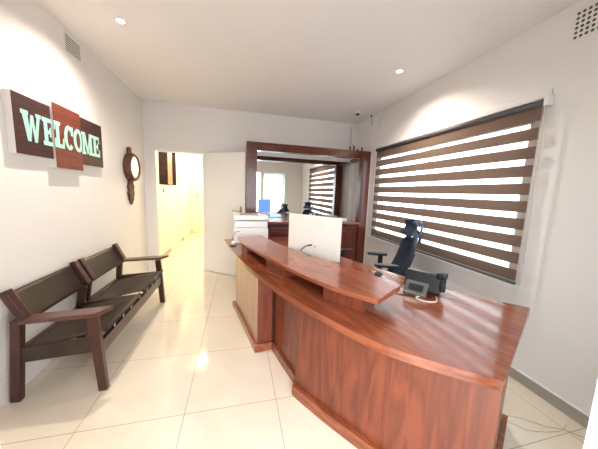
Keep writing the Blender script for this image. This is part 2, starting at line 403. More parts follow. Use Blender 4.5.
# side window next to the entrance, seen in the mirror
w = empty('window_2', (1.22, 0.1, 0.1), kind='structure')
mb = MB()
for x0, x1 in ((0.84, 0.88), (1.56, 1.60), (1.20, 1.23)): mb.box(x0, x1, 0.05, 0.11, 0.10, 2.10, 0.003)
mb.box(0.84, 1.60, 0.05, 0.11, 0.10, 0.15, 0.003); mb.box(0.84, 1.60, 0.05, 0.11, 2.05, 2.10, 0.003)
mb.build('window_frame', 'white', w)
MB().box(0.88, 1.56, 0.078, 0.084, 0.15, 2.05).build('pane', 'glass', w)
mb = MB()
for x0, x1 in ((0.80, 0.84), (1.60, 1.66)): mb.box(x0, x1, YF, YF+0.015, 0.05, 2.16)
mb.box(0.84, 1.60, YF, YF+0.015, 2.10, 2.16)
mb.build('window_trim', 'white', w)
cu = empty('sheer_curtain', (1.4, 0.2, 0.12), 'pale sheer curtain hanging in the tall window beside the entrance', 'curtain')
def curt(u, v): return (0.87 + 0.68*u, 0.20 + 0.022*math.sin(u*2*PI*9), 0.13 + 1.9*v)
MB().grid(curt, 110, 4, 0.0).build('cloth', 'curtain', cu)
MB().tube([(0.85, 0.20, 2.045), (1.59, 0.20, 2.045)], 0.009).build('rail', 'white', cu)

# window in the right wall
w = empty('window_1', (XR+0.15, 2.56, WZ0), kind='structure')
mb = MB(); x0, x1 = XR+0.01, XR+0.05
mb.box(x0, x1, WY0, WY1, WZ0, WZ0+0.045, 0.004); mb.box(x0, x1, WY0, WY1, WZ1-0.045, WZ1, 0.004)
for y in (WY0, WY1-0.03): mb.box(x0, x1, y, y+0.03, WZ0, WZ1, 0.004)
mb.box(x0, x1, WY0+1.07, WY0+1.085, WZ0, WZ1, 0.003)
mb.build('window_frame', 'white', w)
MB().box(XR+0.028, XR+0.032, WY0+0.03, WY1-0.03, WZ0+0.045, WZ1-0.045).build('pane', 'glass', w)
mb = MB(); mb.box(XR-0.022, XR, 1.405, 3.80, 2.215, 2.275, 0.004)
mb.box(XR-0.012, XR, 3.70, 3.78, 0.74, 2.205, 0.003)
mb.box(XR-0.03, XR, 1.42, 3.80, 0.735, 0.765, 0.004)
mb.build('window_trim', 'white', w)

# outside paving
struct('trim_outside_paving', MB().box(-9, 12, -9, -0.101, -0.12, -0.02).box(XR+0.14, 12, -0.1, 9, -0.12, -0.02), 'pave')

# ------------------------------------------------------------------ door between room and corridor
d = empty('door_1', (-0.95, YB, 0), kind='structure')
mb = MB(); y0, y1 = YB-0.018, YB+0.135
mb.box(-1.365, -1.31, y0, y1, 0, 2.09, 0.003); mb.box(-0.59, -0.535, y0, y1, 0, 2.09, 0.003); mb.box(-1.31, -0.59, y0, y1, 2.04, 2.09, 0.003)
mb.build('door_frame', 'white', d)
hx, hy = -0.553, YB-0.03; ex, ey = 0.115, 4.06
dv = Vector((ex-hx, ey-hy, 0)); L = dv.length; dv.normalize(); nv_ = Vector((dv.y, -dv.x, 0))
a = Vector((hx, hy, 0)); b2 = a + dv*L
mb = MB(); mb.bar(a+Vector((0,0,1.03)), b2+Vector((0,0,1.03)), 0.036, 2.04, bev=0.002)
leaf = mb.build('door_leaf', 'door', d)
c0 = a + dv*(L-0.075) + nv_*0.021; mb = MB()
mb.bar(c0+Vector((0,0,0.97)), c0+Vector((0,0,1.19)), 0.006, 0.035, up=dv, bev=0.002)
mb.tube([c0+Vector((0,0,1.12)), c0+nv_*0.045+Vector((0,0,1.12)), c0+nv_*0.05-dv*0.02+Vector((0,0,1.12)), c0+nv_*0.05-dv*0.12+Vector((0,0,1.118))], 0.008, 8)
mb.build('door_handle', 'chrome', leaf)

# corridor doors
for y0, y1, nm in ((6.05, 7.02, 'door_2'), (7.48, 8.48, 'door_3')):
    dd = empty(nm, (-1.5, (y0+y1)/2, 0), kind='structure')
    mb = MB(); mb.box(-1.50, -1.475, y0, y0+0.06, 0, 2.1, 0.002); mb.box(-1.50, -1.475, y1-0.06, y1, 0, 2.1, 0.002); mb.box(-1.50, -1.475, y0+0.06, y1-0.06, 2.04, 2.1, 0.002)
    mb.build('door_frame', 'white', dd)
    lf = MB().box(-1.499, -1.487, y0+0.06, y1-0.06, 0.005, 2.04).build('door_leaf', 'corr', dd)
dd = empty('door_4', (-0.95, 8.75, 0), kind='structure')
mb = MB(); mb.box(-1.42, -1.37, 8.725, 8.75, 0, 2.1, 0.002); mb.box(-0.53, -0.47, 8.725, 8.75, 0, 2.1, 0.002); mb.box(-1.37, -0.53, 8.725, 8.75, 2.04, 2.1, 0.002)
mb.build('door_frame', 'white', dd)
lf = MB().box(-1.37, -0.53, 8.735, 8.749, 0.005, 2.04).build('door_leaf', 'corr', dd)
MB().box(-1.33, -1.30, 8.715, 8.735, 1.13, 1.33).build('door_handle', 'chrome', lf)
# dark wooden panel high on the corridor wall
t = empty('wall_cupboard', (-1.5, 5.9, 1.5), 'dark wooden wall cupboard with a pinkish strip, high on the corridor wall', 'cupboard')
MB().box(-1.50, -1.47, 5.20, 6.62, 1.51, 2.35, 0.004).build('body', 'corr_dark', t)
MB().box(-1.47, -1.462, 5.86, 6.22, 1.52, 2.34, 0.002).build('strip_panel', 'corr_pink', t)
tag(MB().box(-1.50, -1.488, 5.57, 5.63, 1.34, 1.44, 0.002).build('light_switch', 'phone'), 'small dark switch on the corridor wall below the dark cupboard', 'switch')

# ================================================================== reception desk
DZT = 0.77
desk = empty('reception_desk', (0.6, 1.9, 0), 'long curved reddish-brown wooden reception desk with raised counter shelf in the foreground', 'desk')
edge = catmull([(-0.19,3.50),(-0.08,2.95),(0.021,2.45),(0.148,2.00),(0.275,1.65),(0.40,1.365),(0.52,1.13),(0.64,0.935),(0.80,0.775),(0.985,0.628)], 5)
edge2 = [Vector((p[0], p[1])) for p in [(v.x, v.y) for v in [Vector((q[0], q[1], 0)) for q in edge]]]
rear = [(1.835,1.095),(1.62,1.33),(1.475,1.50),(1.39,1.76),(1.12,2.40),(0.92,3.10),(0.84,3.66),(0.30,3.66)]
def top_poly(off): return [tuple(p) for p in offset(edge2, off)] + [(x, y) for x, y in rear]
mb = MB(); mb.prism(top_poly(0.0), 0.752, DZT)
mb.build('worktop', 'desk_top', desk)
mb = MB(); mb.prism(top_poly(0.010), 0.735, 0.7515); mb.prism(top_poly(0.022), 0.712, 0.735)
mb.build('edge_moulding', 'desk_edge', desk)
def wall_strip(outer, th, z0, z1, bev=0.0):
    o = [tuple(p) for p in outer]; i = [tuple(p) for p in offset([Vector(p) for p in outer], th)]
    return (o + i[::-1], z0, z1, bev)
# far pale module with its dark return
far = [(-0.019,2.973),(0.080,2.53),(0.174,2.092)]
MB().prism(*wall_strip(far, 0.02, 0.05, 0.712)).build('pale_front_panel', 'desk_pale', desk)
MB().prism([(0.174,2.092),(0.309,2.112),(0.306,2.132),(0.190,2.112)], 0.05, 0.712).build('return_panel', 'desk_panel', desk)
MB().prism([(-0.019,2.973),(0.0,2.978),(0.36,3.60),(0.33,3.62)], 0.05, 0.712).build('end_panel', 'desk_pale', desk)
MB().prism(*wall_strip([(-0.060,3.02),(-0.042,2.968),(0.056,2.53),(0.152,2.066),(0.33,2.09)], 0.035, 0.0, 0.075, 0.006)).build('plinth', 'desk_edge', desk)
# recessed centre
rec = [(0.322,2.13),(0.385,1.86),(0.455,1.60)]
MB().prism(*wall_strip(rec, 0.02, 0.05, 0.712)).build('recessed_panel', 'desk_panel', desk)
MB().prism(*wall_strip([(0.300,2.112),(0.362,1.86),(0.43,1.60)], 0.035, 0.0, 0.075, 0.006)).build('plinth', 'desk_edge', desk)
# near module: four curved boards
near = catmull([(0.407,1.564),(0.55,1.335),(0.715,1.10),(0.86,0.895),(1.03,0.66)], 4)
near = [Vector((q.x, q.y)) if len(q) > 1 else q for q in near]
cuts = [0, 4, 7, 10, 13, 16]
for k in range(5):
    seg = near[cuts[k]:cuts[k+1]+1]
    MB().prism(*wall_strip([tuple(p) for p in seg], 0.02, 0.05, 0.712)).build('front_board', 'desk_panel', desk)
MB().prism([(0.407,1.564),(0.427,1.576),(0.47,1.66),(0.455,1.67)], 0.05, 0.712).build('return_panel', 'desk_panel', desk)
pl = [tuple(p) for p in offset(near, -0.028)]
MB().prism(*wall_strip([(0.43,1.66)] + pl + [(1.05,0.640)], 0.04, 0.0, 0.075, 0.006)).build('plinth', 'desk_edge', desk)
# right end
MB().prism([(1.03,0.66),(1.66,1.045),(1.65,1.065),(1.02,0.68)], 0.05, 0.712).build('end_panel', 'desk_panel', desk)
MB().prism([(1.055,0.640),(1.70,1.035),(1.665,1.09),(1.02,0.70)], 0.0, 0.075, 0.006).build('plinth', 'desk_edge', desk)
MB().bar((1.39,1.46,0.355), (1.03,2.3,0.355), 0.02, 0.71).build('support_panel', 'desk_panel', desk)
MB().bar((0.80,2.95,0.355), (0.74,3.55,0.355), 0.02, 0.71).build('support_panel', 'desk_panel', desk)
# raised shelf
LZ = 0.90
lo = catmull([(-0.01,2.955),(0.09,2.50),(0.225,2.08),(0.365,1.70),(0.495,1.42),(0.61,1.245),(0.723,1.102)], 5)
lo = [Vector((q.x, q.y)) for q in lo]
li = [(0.985,1.27),(0.92,1.46),(0.811,1.70),(0.65,2.03),(0.504,2.34),(0.38,2.68),(0.283,3.083)]
li = [tuple(q[:2]) for q in [(v.x, v.y) for v in catmull(li, 4)]]
mb = MB(); mb.prism([tuple(p) for p in lo] + li, LZ-0.016, LZ)
mb.build('shelf_top', 'desk_top', desk)
MB().prism([tuple(p) for p in offset(lo, 0.010)] + li, LZ-0.032, LZ-0.0165).build('shelf_edge', 'desk_edge', desk)
ped = offset(lo, 0.055)
nP = len(ped)
def seg_box(i0, i1, depth, z0, z1):
    o = [tuple(p) for p in ped[i0:i1+1]]; i = [tuple(p) for p in offset(ped, depth)[i0:i1+1]]
    return (o + i[::-1], z0, z1)
z0, z1 = DZT+0.001, LZ-0.033
# pigeonholes: solid blocks with open bays between them
back = offset(ped, 0.20)
mb = MB(); mb.prism([tuple(p) for p in back[:28]] + [tuple(p) for p in offset(ped, 0.215)[:28]][::-1], z0, z1)
mb.build('shelf_back', 'desk_panel', desk)
for i0, i1 in ((0, 3), (9, 13), (20, 27)):
    MB().prism(*seg_box(i0, i1, 0.199, z0, z1)).build('shelf_block', 'desk_panel', desk)

# ================================================================== mirror frame and back counter
fr = empty('mirror_frame', (1.1, 4.2, 0), 'tall dark red wooden frame standing round the big wall mirror', 'frame')
FY0, FY1 = 3.87, 3.99
MB().box(0.115, 0.275, FY0, FY1, 0.0, 2.185, 0.004).build('post', 'frame_wood', fr)
MB().box(2.035, 2.185, FY0, FY1, 0.0, 2.185, 0.004).build('post', 'frame_wood', fr)
MB().box(0.275, 2.035, FY0, FY1, 2.062, 2.185, 0.004).build('beam', 'frame_wood_h', fr)
MB().box(2.10, 2.17, FY1, 4.50, 2.05, 2.12, 0.003).build('side_rail', 'frame_wood', fr)
MB().box(0.13, 0.20, FY1, 4.50, 2.05, 2.12, 0.003).build('side_rail', 'frame_wood', fr)
for z in (1.75, 1.15): MB().tube([(2.185, 3.90, z-0.03), (2.185, 3.90, z+0.03)], 0.008, 8).build('hinge', 'black', fr)
mi = empty('wall_mirror', (1.15, 4.52, 0.98), 'big frameless mirror on the back wall behind the wooden counter', 'mirror')
MB().box(0.20, 2.12, 4.515, 4.545, 0.985, 2.07, 0.0).build('backing', 'black', mi)
MB().box(0.202, 2.118, 4.508, 4.5145, 0.987, 2.068).build('mirror_glass', 'mirror', mi)
ct = empty('back_counter', (1.2, 4.1, 0), 'dark red wooden counter with panelled doors under the wall mirror', 'counter')
MB().prism([(0.43,3.80),(2.02,3.80),(2.02,4.505),(0.29,4.505),(0.29,3.995)], 0.953, 0.98, 0.005).build('counter_top', 'desk_top', ct)
MB().prism([(0.445,3.815),(2.015,3.815),(2.015,4.5),(0.30,4.5),(0.30,4.0)], 0.925, 0.9525, 0.005).build('moulding', 'frame_wood_h', ct)
MB().prism([(0.50,3.86),(2.01,3.86),(2.01,4.49),(0.31,4.49),(0.31,4.02)], 0.06, 0.9245).build('carcass', 'frame_wood', ct)
MB().box(0.52, 2.00, 3.875, 4.4, 0, 0.06).build('kick_board', 'frame_wood_h', ct)
for x0, x1 in ((0.53, 0.88), (0.90, 1.25), (1.27, 1.61), (1.63, 2.00)):
    dr = MB().box(x0, x1, 3.843, 3.8595, 0.09, 0.895, 0.003).build('door', 'frame_wood', ct)
    mb = MB(); z0, z1 = 0.16, 0.82
    g = 0.055
    mb.box(x0+g, x1-g, 3.834, 3.8428, z0, z1, 0.004); mb.build('raised_panel', 'frame_wood', dr)
    kx = x1-0.03 if x0 < 0.6 or 1.2 < x0 < 1.4 else x0+0.03
    MB().lathe([(0, 0), (0.006, 0), (0.006, 0.012), (0.013, 0.018), (0.011, 0.028), (0, 0.031)], 14, Matrix.Translation((kx, 3.8428, 0.80)) @ Matrix.Rotation(PI/2, 4, 'X')).build('knob', 'chrome', dr)

# things on the counter and on the frame
for i, (x, y, rz, w_, l_) in enumerate(((1.60, 3.98, 0.2, 0.21, 0.28), (1.86, 4.22, -0.3, 0.18, 0.25), (1.45, 4.33, 1.5, 0.21, 0.29))):
    mb = MB(); mb.box(-w_/2, w_/2, -l_/2, l_/2, 0, 0.020 + 0.005*i, 0.001)
    o = mb.build('paper_stack', 'paper'); o.location = (x, y, 0.9805); o.rotation_euler = (0, 0, rz)
    tag(o, ('white paper pile on the back counter, nearest its front edge', 'white paper pile on the back counter, rightmost beside the post', 'white paper pile on the back counter, leftmost of three near the mirror')[i], 'paper', 'paper piles on the back counter')

# ================================================================== waiting bench
be = empty('waiting_bench', (-1.18, 2.58, 0), 'two-seat dark wooden waiting bench with slung brown leather seats against left wall', 'bench')
NY, FYb, MY = 1.87, 3.29, 2.58
for y in (NY, FYb):
    MB().bar((-1.425, y, 0.0), (-1.375, y, 0.565), 0.045, 0.055, up=(1,0,0), bev=0.005).build('leg', 'bench_wood', be)
    MB().bar((-0.925, y, 0.0), (-0.962, y, 0.555), 0.042, 0.055, up=(1,0,0), h1=0.062, bev=0.006).build('leg', 'bench_wood', be)
    # armrest: flat paddle with a slanted tip
    poly = [(-1.345, y-0.045), (-0.925, y-0.055), (-0.855, y+0.055), (-1.345, y+0.05)]
    sh = Matrix(((1,0,0,0),(0,1,0,0),(0.045,0,1,0.0),(0,0,0,1)))
    MB().prism(poly, 0.612, 0.640, 0.005, sh).build('armrest', 'bench_arm', be)
    MB().bar((-1.375, y, 0.325), (-0.95, y, 0.355), 0.03, 0.105, bev=0.006).build('side_apron', 'leather', be)
for y in (MY-0.035, MY+0.035):
    MB().bar((-1.405, y, 0.30), (-1.365, y, 0.56), 0.04, 0.06, up=(1,0,0), bev=0.004).build('back_post', 'bench_wood', be)
MB().bar((-1.43, MY, 0.0), (-1.40, MY, 0.33), 0.06, 0.06, up=(1,0,0), bev=0.004).build('leg', 'bench_wood', be)
for y in (NY, MY-0.045, MY+0.045, FYb):
    MB().bar((-1.325, y, 0.555), (-1.425, y, 0.765), 0.060, 0.042, up=(1,0,0), bev=0.008).build('back_support', 'bench_wood', be)
MB().box(-1.425, -1.385, NY+0.03, FYb-0.03, 0.29, 0.345, 0.004).build('rear_rail', 'bench_wood', be)
MB().bar((-0.945, NY+0.03, 0.305), (-0.945, FYb-0.03, 0.305), 0.032, 0.10, bev=0.005).build('front_rail', 'bench_wood', be)
MB().bar((-1.40, MY, 0.335), (-0.925, MY, 0.385), 0.05, 0.05, bev=0.005).build('centre_rail', 'bench_wood', be)
for y0, y1 in ((NY+0.035, MY-0.035), (MY+0.035, FYb-0.035)):
    def seat(u, v, y0=y0, y1=y1):
        x = -1.37 + 0.455*u; s = 1 - (2*v-1)**2
        return (x, y0 + (y1-y0)*v, 0.345 + 0.085*u - 0.055*s*math.sin(PI*min(1, u*1.05)))
    st = MB().grid(seat, 14, 12, 0.006).build('seat', 'leather', be)
    mb = MB(); mb.tube([(-0.912, y0+0.005, 0.428), (-0.912, y1-0.005, 0.428)], 0.016, 10)
    mb.build('front_roll', 'leather', st)
    for k in range(3):
        y = y0 + (y1-y0)*(0.25+0.24*k); mb = MB()
        mb.tube([(-0.918, y, 0.412), (-0.930, y+0.012, 0.375), (-0.935, y+0.03, 0.336)], 0.004, 6)
        mb.build('lacing', 'canvas', st)
    def bk(u, v, y0=y0, y1=y1):
        s = 1 - (2*v-1)**2
        z = 0.535 + 0.205*u
        return (-1.335 - 0.095*u - 0.028*s, y0-0.03 + (y1-y0+0.06)*v, z - 0.012*s)
    MB().grid(bk, 8, 14, 0.007).build('backrest', 'leather', be)

# ================================================================== WELCOME sign
sg = empty('welcome_sign', (XL, 2.64, 1.6), 'three-panel wood-look WELCOME sign with mint letters on left wall', 'sign')
def canvas(y0, y1, z0, z1, x0, x1, mat):
    c = MB().box(x0, x1-0.002, y0, y1, z0, z1, 0.001).build('side_panel' if mat == 'sign_dark' else 'centre_panel', 'canvas', sg)
    MB().box(x1-0.0018, x1, y0+0.001, y1-0.001, z0+0.001, z1-0.001).build('printed_face', mat, c)
canvas(2.085, 2.4295, 1.640, 2.043, XL+0.001, XL+0.045, 'sign_dark')
canvas(2.7845, 3.180, 1.636, 2.072, XL+0.001, XL+0.045, 'sign_dark')
canvas(2.430, 2.784, 1.575, 2.085, XL+0.001, XL+0.060, 'sign_red')
def stroke(mb, pts, w, sc_, x0, x1, oy, oz):
    pass
X0, X1 = XL+0.0602, XL+0.0612
LH = 0.205
def letters():
    mb = MB()
    mtx = Matrix(((0,0,1,0),(1,0,0,0),(0,1,0,0),(0,0,0,1)))   # (u,v,w) -> (x=w, y=u, z=v)
    def poly(pts, oy, sx=1.0, dz=0.0, lay=0):
        q = [(oy + p[0]*sx*LH, LZ0 + dz + p[1]*LH) for p in pts]
        mb.prism(q, X0+lay*0.00008, X1+lay*0.00008, 0, mtx)
    def ring(oy, sx, a0, a1, dz=0.0):
        n = 22; out = []; inn = []
        for k in range(n+1):
            a = math.radians(a0 + (a1-a0)*k/n)
            out.append((0.5*sx + 0.5*sx*math.cos(a), 0.5 + 0.5*math.sin(a)))
            inn.append((0.5*sx + (0.5*sx-0.24)*math.cos(a), 0.5 + 0.34*math.sin(a)))
        for k in range(n):
            poly([out[k], out[k+1], inn[k+1], inn[k]], oy, 1.0, dz)
    LZ0 = 1.738
    # W
    def Wl(oy):
        poly([(0.04,1),(0.40,1),(0.56,0),(0.32,0)], oy, lay=0)
        poly([(0.36,0),(0.52,0),(0.80,0.9),(0.62,0.9)], oy, lay=1)
        poly([(0.62,0.9),(0.80,0.9),(0.96,0),(0.80,0)], oy, lay=2)
        poly([(0.76,0),(0.98,0),(1.30,1),(1.10,1)], oy, lay=3)
        poly([(-0.02,1),(-0.02,0.86),(0.47,0.86),(0.47,1)], oy, lay=4)
        poly([(0.98,1),(0.98,0.88),(1.36,0.88),(1.36,1)], oy, lay=5)
    def El(oy, s=1.0):
        poly([(0.10,0),(0.36,0),(0.36,1),(0.10,1)], oy, s, lay=0)
        poly([(0,0),(0.78,0),(0.78,0.15),(0,0.15)], oy, s, lay=1)
        poly([(0.66,0.1),(0.80,0),(0.82,0.36),(0.70,0.34)], oy, s, lay=2)
        poly([(0,0.85),(0.74,0.85),(0.74,1),(0,1)], oy, s, lay=3)
        poly([(0.62,0.95),(0.66,0.68),(0.77,0.66),(0.76,1)], oy, s, lay=4)
        poly([(0.34,0.43),(0.58,0.43),(0.58,0.57),(0.34,0.57)], oy, s, lay=5)
        poly([(0.50,0.34),(0.61,0.30),(0.61,0.70),(0.50,0.66)], oy, s, lay=6)
    def Ll(oy):
        poly([(0.12,0),(0.38,0),(0.38,1),(0.12,1)], oy, lay=0)
        poly([(0,0),(0.76,0),(0.76,0.15),(0,0.15)], oy, lay=1)
        poly([(0.62,0.1),(0.78,0),(0.80,0.42),(0.68,0.40)], oy, lay=2)
        poly([(0,0.87),(0.52,0.87),(0.52,1),(0,1)], oy, lay=3)
    def Ml(oy):
        poly([(0.06,0),(0.26,0),(0.26,1),(0.06,1)], oy, lay=0)
        poly([(0.12,1),(0.34,1),(0.62,0.10),(0.50,0.0)], oy, lay=1)
        poly([(0.50,0.0),(0.62,0.10),(0.88,1),(0.76,1)], oy, lay=2)
        poly([(0.74,0),(1.00,0),(1.00,1),(0.74,1)], oy, lay=3)
        for k, (a_, b__) in enumerate(((-0.02, 0.34), (0.66, 1.10))): poly([(a_,0),(b__,0),(b__,0.13),(a_,0.13)], oy, lay=4+k)
        for k, (a_, b__) in enumerate(((-0.02, 0.34), (0.80, 1.10))): poly([(a_,0.87),(b__,0.87),(b__,1),(a_,1)], oy, lay=6+k)
    return mb, (Wl, El, Ll, ring, poly, Ml)
src, (Wl, El, Ll, ring, poly, Ml) = letters()
spans = [(2.145,2.325),(2.335,2.450),(2.436,2.545),(2.548,2.665),(2.668,2.800),(2.815,2.995),(2.998,3.125)]
def C_(oy): ring(oy, 0.8, 45, 315); poly([(0.62,0.98),(0.56,0.62),(0.74,0.60),(0.76,0.98)], oy, lay=1)
def O_(oy): ring(oy, 0.86, 0, 360)
for fn, (ya, yb) in zip((Wl, El, Ll, C_, O_, Ml, El), spans):
    n0 = len(src.bm.verts); fn(0.0)
    vs = list(src.bm.verts)[n0:]
    lo_, hi_ = min(v.co.y for v in vs), max(v.co.y for v in vs)
    for v in vs: v.co.y = ya + (v.co.y-lo_)/(hi_-lo_)*(yb-ya)
def clip(src, ya, yb, dx):
    g = src.bm.copy()
    for y, nrm in ((ya, -1), (yb, 1)):
        bmesh.ops.bisect_plane(g, geom=list(g.verts)+list(g.edges)+list(g.faces), plane_co=(0, y, 0), plane_no=(0, nrm, 0), clear_outer=True)
    bmesh.ops.translate(g, vec=(dx, 0, 0), verts=list(g.verts))
    out = MB(); out.bm.free(); out.bm = g; return out
clip(src, 2.0, 2.429, -0.015).build('lettering', 'mint', sg)
clip(src, 2.431, 2.783, 0.0).build('lettering', 'mint', sg)
clip(src, 2.785, 3.3, -0.015).build('lettering', 'mint', sg)
src.bm.free()

# ------------------------------------------------------------------ round mirror in carved frame on left wall
rm = empty('round_mirror', (XL, 3.93, 1.5), 'small round mirror in a carved brown wooden drum frame on left wall', 'mirror')
MX = Matrix.Translation((XL+0.002, 3.945, 1.71)) @ Matrix.Rotation(PI/2, 4, 'Y')
MB().lathe([(0,0),(0.185,0),(0.197,0.02),(0.190,0.065),(0.176,0.085),(0.146,0.085),(0.140,0.072),(0,0.072)], 40, MX).build('drum', 'carved', rm)
MB().prism([(0.1395*math.cos(2*PI*k/48), 0.1395*math.sin(2*PI*k/48)) for k in range(48)], 0.0725, 0.076, 0, MX).build('mirror_glass', 'mirror', rm)
mtx = Matrix(((0,0,1,0),(1,0,0,0),(0,1,0,0),(0,0,0,1)))
hd = [(3.905,1.58),(3.90,1.49),(3.875,1.46),(3.895,1.42),(3.875,1.38),(3.90,1.34),(3.895,1.31),(3.93,1.265),(3.945,1.245),(3.96,1.265),(3.995,1.31),(3.99,1.34),(4.015,1.38),(3.995,1.42),(4.015,1.46),(3.99,1.49),(3.985,1.58)]
hd = [(3.945+(p[0]-3.945)*1.4, 1.55+(p[1]-1.55)*1.18) for p in hd]
MB().prism(hd, XL+0.002, XL+0.028, 0.004, mtx).build('carved_tail', 'carved', rm)
tp = [(3.89,1.87),(3.895,1.95),(3.91,1.975),(3.945,1.985),(3.98,1.975),(3.995,1.95),(4.0,1.87)]
MB().prism(tp, XL+0.002, XL+0.03, 0.004, mtx).build('carved_crest', 'carved', rm)

# ------------------------------------------------------------------ vents
vt = empty('air_vent', (XL, 2.86, 2.61), 'white slatted air vent high on the left wall above the sign', 'vent', 'air vents')
MB().box(XL+0.001, XL+0.006, 2.755, 2.975, 2.607, 2.755).build('plate', 'white', vt)
mb = MB()
for k in range(8): mb.box(XL+0.006, XL+0.0075, 2.762, 2.968, 2.617+0.0175*k, 2.6235+0.0175*k)
mb.build('slots', 'dark_hole', vt)
vt = empty('air_vent', (XR, 1.21, 2.56), 'square perforated air vent high on the right wall near ceiling', 'vent', 'air vents')
MB().box(XR-0.006, XR-0.001, 1.08, 1.345, 2.548, 2.73).build('plate', 'wall', vt)
mb = MB()
for i in range(9):
    for j in range(6):
        mb.lathe([(0,0),(0.0095,0),(0.0095,0.0015),(0,0.0015)], 8, Matrix.Translation((XR-0.006, 1.098+0.0285*i, 2.564+0.030*j)) @ Matrix.Rotation(-PI/2, 4, 'Y'))
mb.build('holes', 'dark_hole', vt)
vt = empty('cover_plate', (XR, 3.72, 2.55), 'small pale cover plate by the ceiling above the blind', 'plate')
MB().box(XR-0.006, XR-0.001, 3.66, 3.80, 2.57, 2.71, 0.001).build('plate', 'canvas', vt)

# ------------------------------------------------------------------ downlights
def downlight(x, y, watt, label, group=None):
    t = empty('downlight', (x, y, H), label, 'ceiling light', group)
    MB().lathe([(0.028,0),(0.042,0),(0.042,-0.004),(0.030,-0.006),(0.028,-0.002)], 24, Matrix.Translation((x, y, H-0.0005))).build('trim_ring', 'white', t)
    MB().lathe([(0,-0.002),(0.027,-0.002),(0.027,-0.004),(0,-0.005)], 20, Matrix.Translation((x, y, H-0.0005))).build('lens', 'bulb', t)
    l = bpy.data.lights.new('downlight_glow', 'SPOT'); l.energy = watt; l.color = (1.0, 0.90, 0.78); l.shadow_soft_size = 0.03
    l.spot_size = math.radians(150); l.spot_blend = 1.0
    o = bpy.data.objects.new('downlight_glow', l); COL.objects.link(o); o.parent = t; o.location = (0, 0, -0.03)
downlight(-0.95, 2.52, DOWN_W, 'left bright ceiling downlight, nearest the WELCOME sign', 'ceiling downlights')
downlight(1.69, 2.52, DOWN_W, 'right bright ceiling downlight, nearest the blind', 'ceiling downlights')
for y in (5.6, 7.6):
    l = bpy.data.lights.new('corridor_lamp_glow', 'POINT'); l.energy = CORR_W; l.color = (1.0, 0.89, 0.68); l.shadow_soft_size = 0.08
    t = empty('corridor_lamp', (-0.7, y, 2.6), 'ceiling lamp in the corridor, %s' % ('nearer the dark cupboard' if y < 6 else 'nearer the end door'), 'ceiling light', 'corridor lamps')
    MB().lathe([(0,-0.001),(0.10,-0.001),(0.10,-0.02),(0.07,-0.045),(0,-0.05)], 24, Matrix.Translation((-0.7, y, 2.6))).build('shade', 'soft_bulb', t)
    o = bpy.data.objects.new('corridor_lamp_glow', l); COL.objects.link(o); o.parent = t; o.location = (0, 0, -0.14)

# ------------------------------------------------------------------ camera dome, conduit, wires
t = empty('security_camera', (1.877, 3.85, H), 'small white dome security camera with dark lens on ceiling', 'camera')
MB().lathe([(0,-0.001),(0.045,-0.001),(0.045,-0.03),(0.034,-0.04),(0,-0.04)], 24, Matrix.Translation((1.877, 3.85, H))).build('base', 'white', t)
MB().lathe([(0.03,-0.041),(0.03,-0.05),(0.02,-0.066),(0,-0.072)], 20, Matrix.Translation((1.877, 3.85, H))).build('lens_dome', 'black', t)
t = empty('cable_conduit', (XR, 3.93, 0.1), 'thin white cable conduit running down the right wall beside the blind', 'conduit')
MB().box(XR-0.016, XR-0.001, 3.905, 3.935, 0.10, 2.62, 0.002).build('channel', 'white', t)
MB().tube([(XR-0.008, 3.92, 2.62), (XR-0.02, 3.96, 2.68), (XR-0.03, 3.97, 2.79)], 0.004, 6).build('cable', 'pgrey', t)
MB().lathe([(0,0),(0.016,0),(0.016,-0.018),(0,-0.018)], 12, Matrix.Translation((XR-0.03, 3.97, H-0.001))).build('gland', 'phone', t)
tag(MB().tube([(2.10,4.53,2.74),(2.095,4.53,2.60),(2.08,4.50,2.46),(2.04,4.30,2.34),(1.97,4.05,2.25),(1.90,3.95,2.192)], 0.006, 6).build('power_cable', 'pgrey'), 'grey cable hanging from the back wall onto the top of the mirror frame', 'cable')
for i, (x, h_) in enumerate(((1.81, 0.065), (1.88, 0.075), (1.95, 0.03), (2.03, 0.065))):
    tag(MB().box(x-0.008, x+0.008, 3.90, 3.93, 2.186, 2.186+h_, 0.002).build('plug_adapter', 'phone'),
        'dark plug adapter on the mirror frame, %s' % ('leftmost of four', 'tallest of four', 'shortest of four', 'rightmost of four')[i], 'adapter', 'plug adapters on the mirror frame')

# ================================================================== blind
bl = empty('zebra_blind', (2.18, 2.56, 0.79), 'wide brown and sheer striped roller blind covering the right wall window', 'blind')
def bf(u, v): return (2.180, 1.432 + 2.245*u, 0.795 + 1.37*v)
MB().grid(bf, 2, 2).build('cloth', 'blind', bl)
MB().tube([(2.180, 1.420, 2.178), (2.180, 3.69, 2.178)], 0.024, 16).build('roller', 'roller', bl)
MB().box(2.168, 2.192, 1.430, 3.68, 0.777, 0.797, 0.003).build('bottom_rail', 'grey', bl)
mb = MB(); mb.box(2.155, 2.219, 1.388, 1.416, 2.145, 2.225, 0.006); mb.build('bracket', 'white', bl)
mb = MB(); mb.tube([(2.165, 1.405, 2.15), (2.165, 1.408, 0.80)], 0.0035, 6); mb.tube([(2.178, 1.392, 2.15), (2.178, 1.396, 0.80)], 0.0035, 6)
mb.build('pull_cord', 'cable_w', bl)

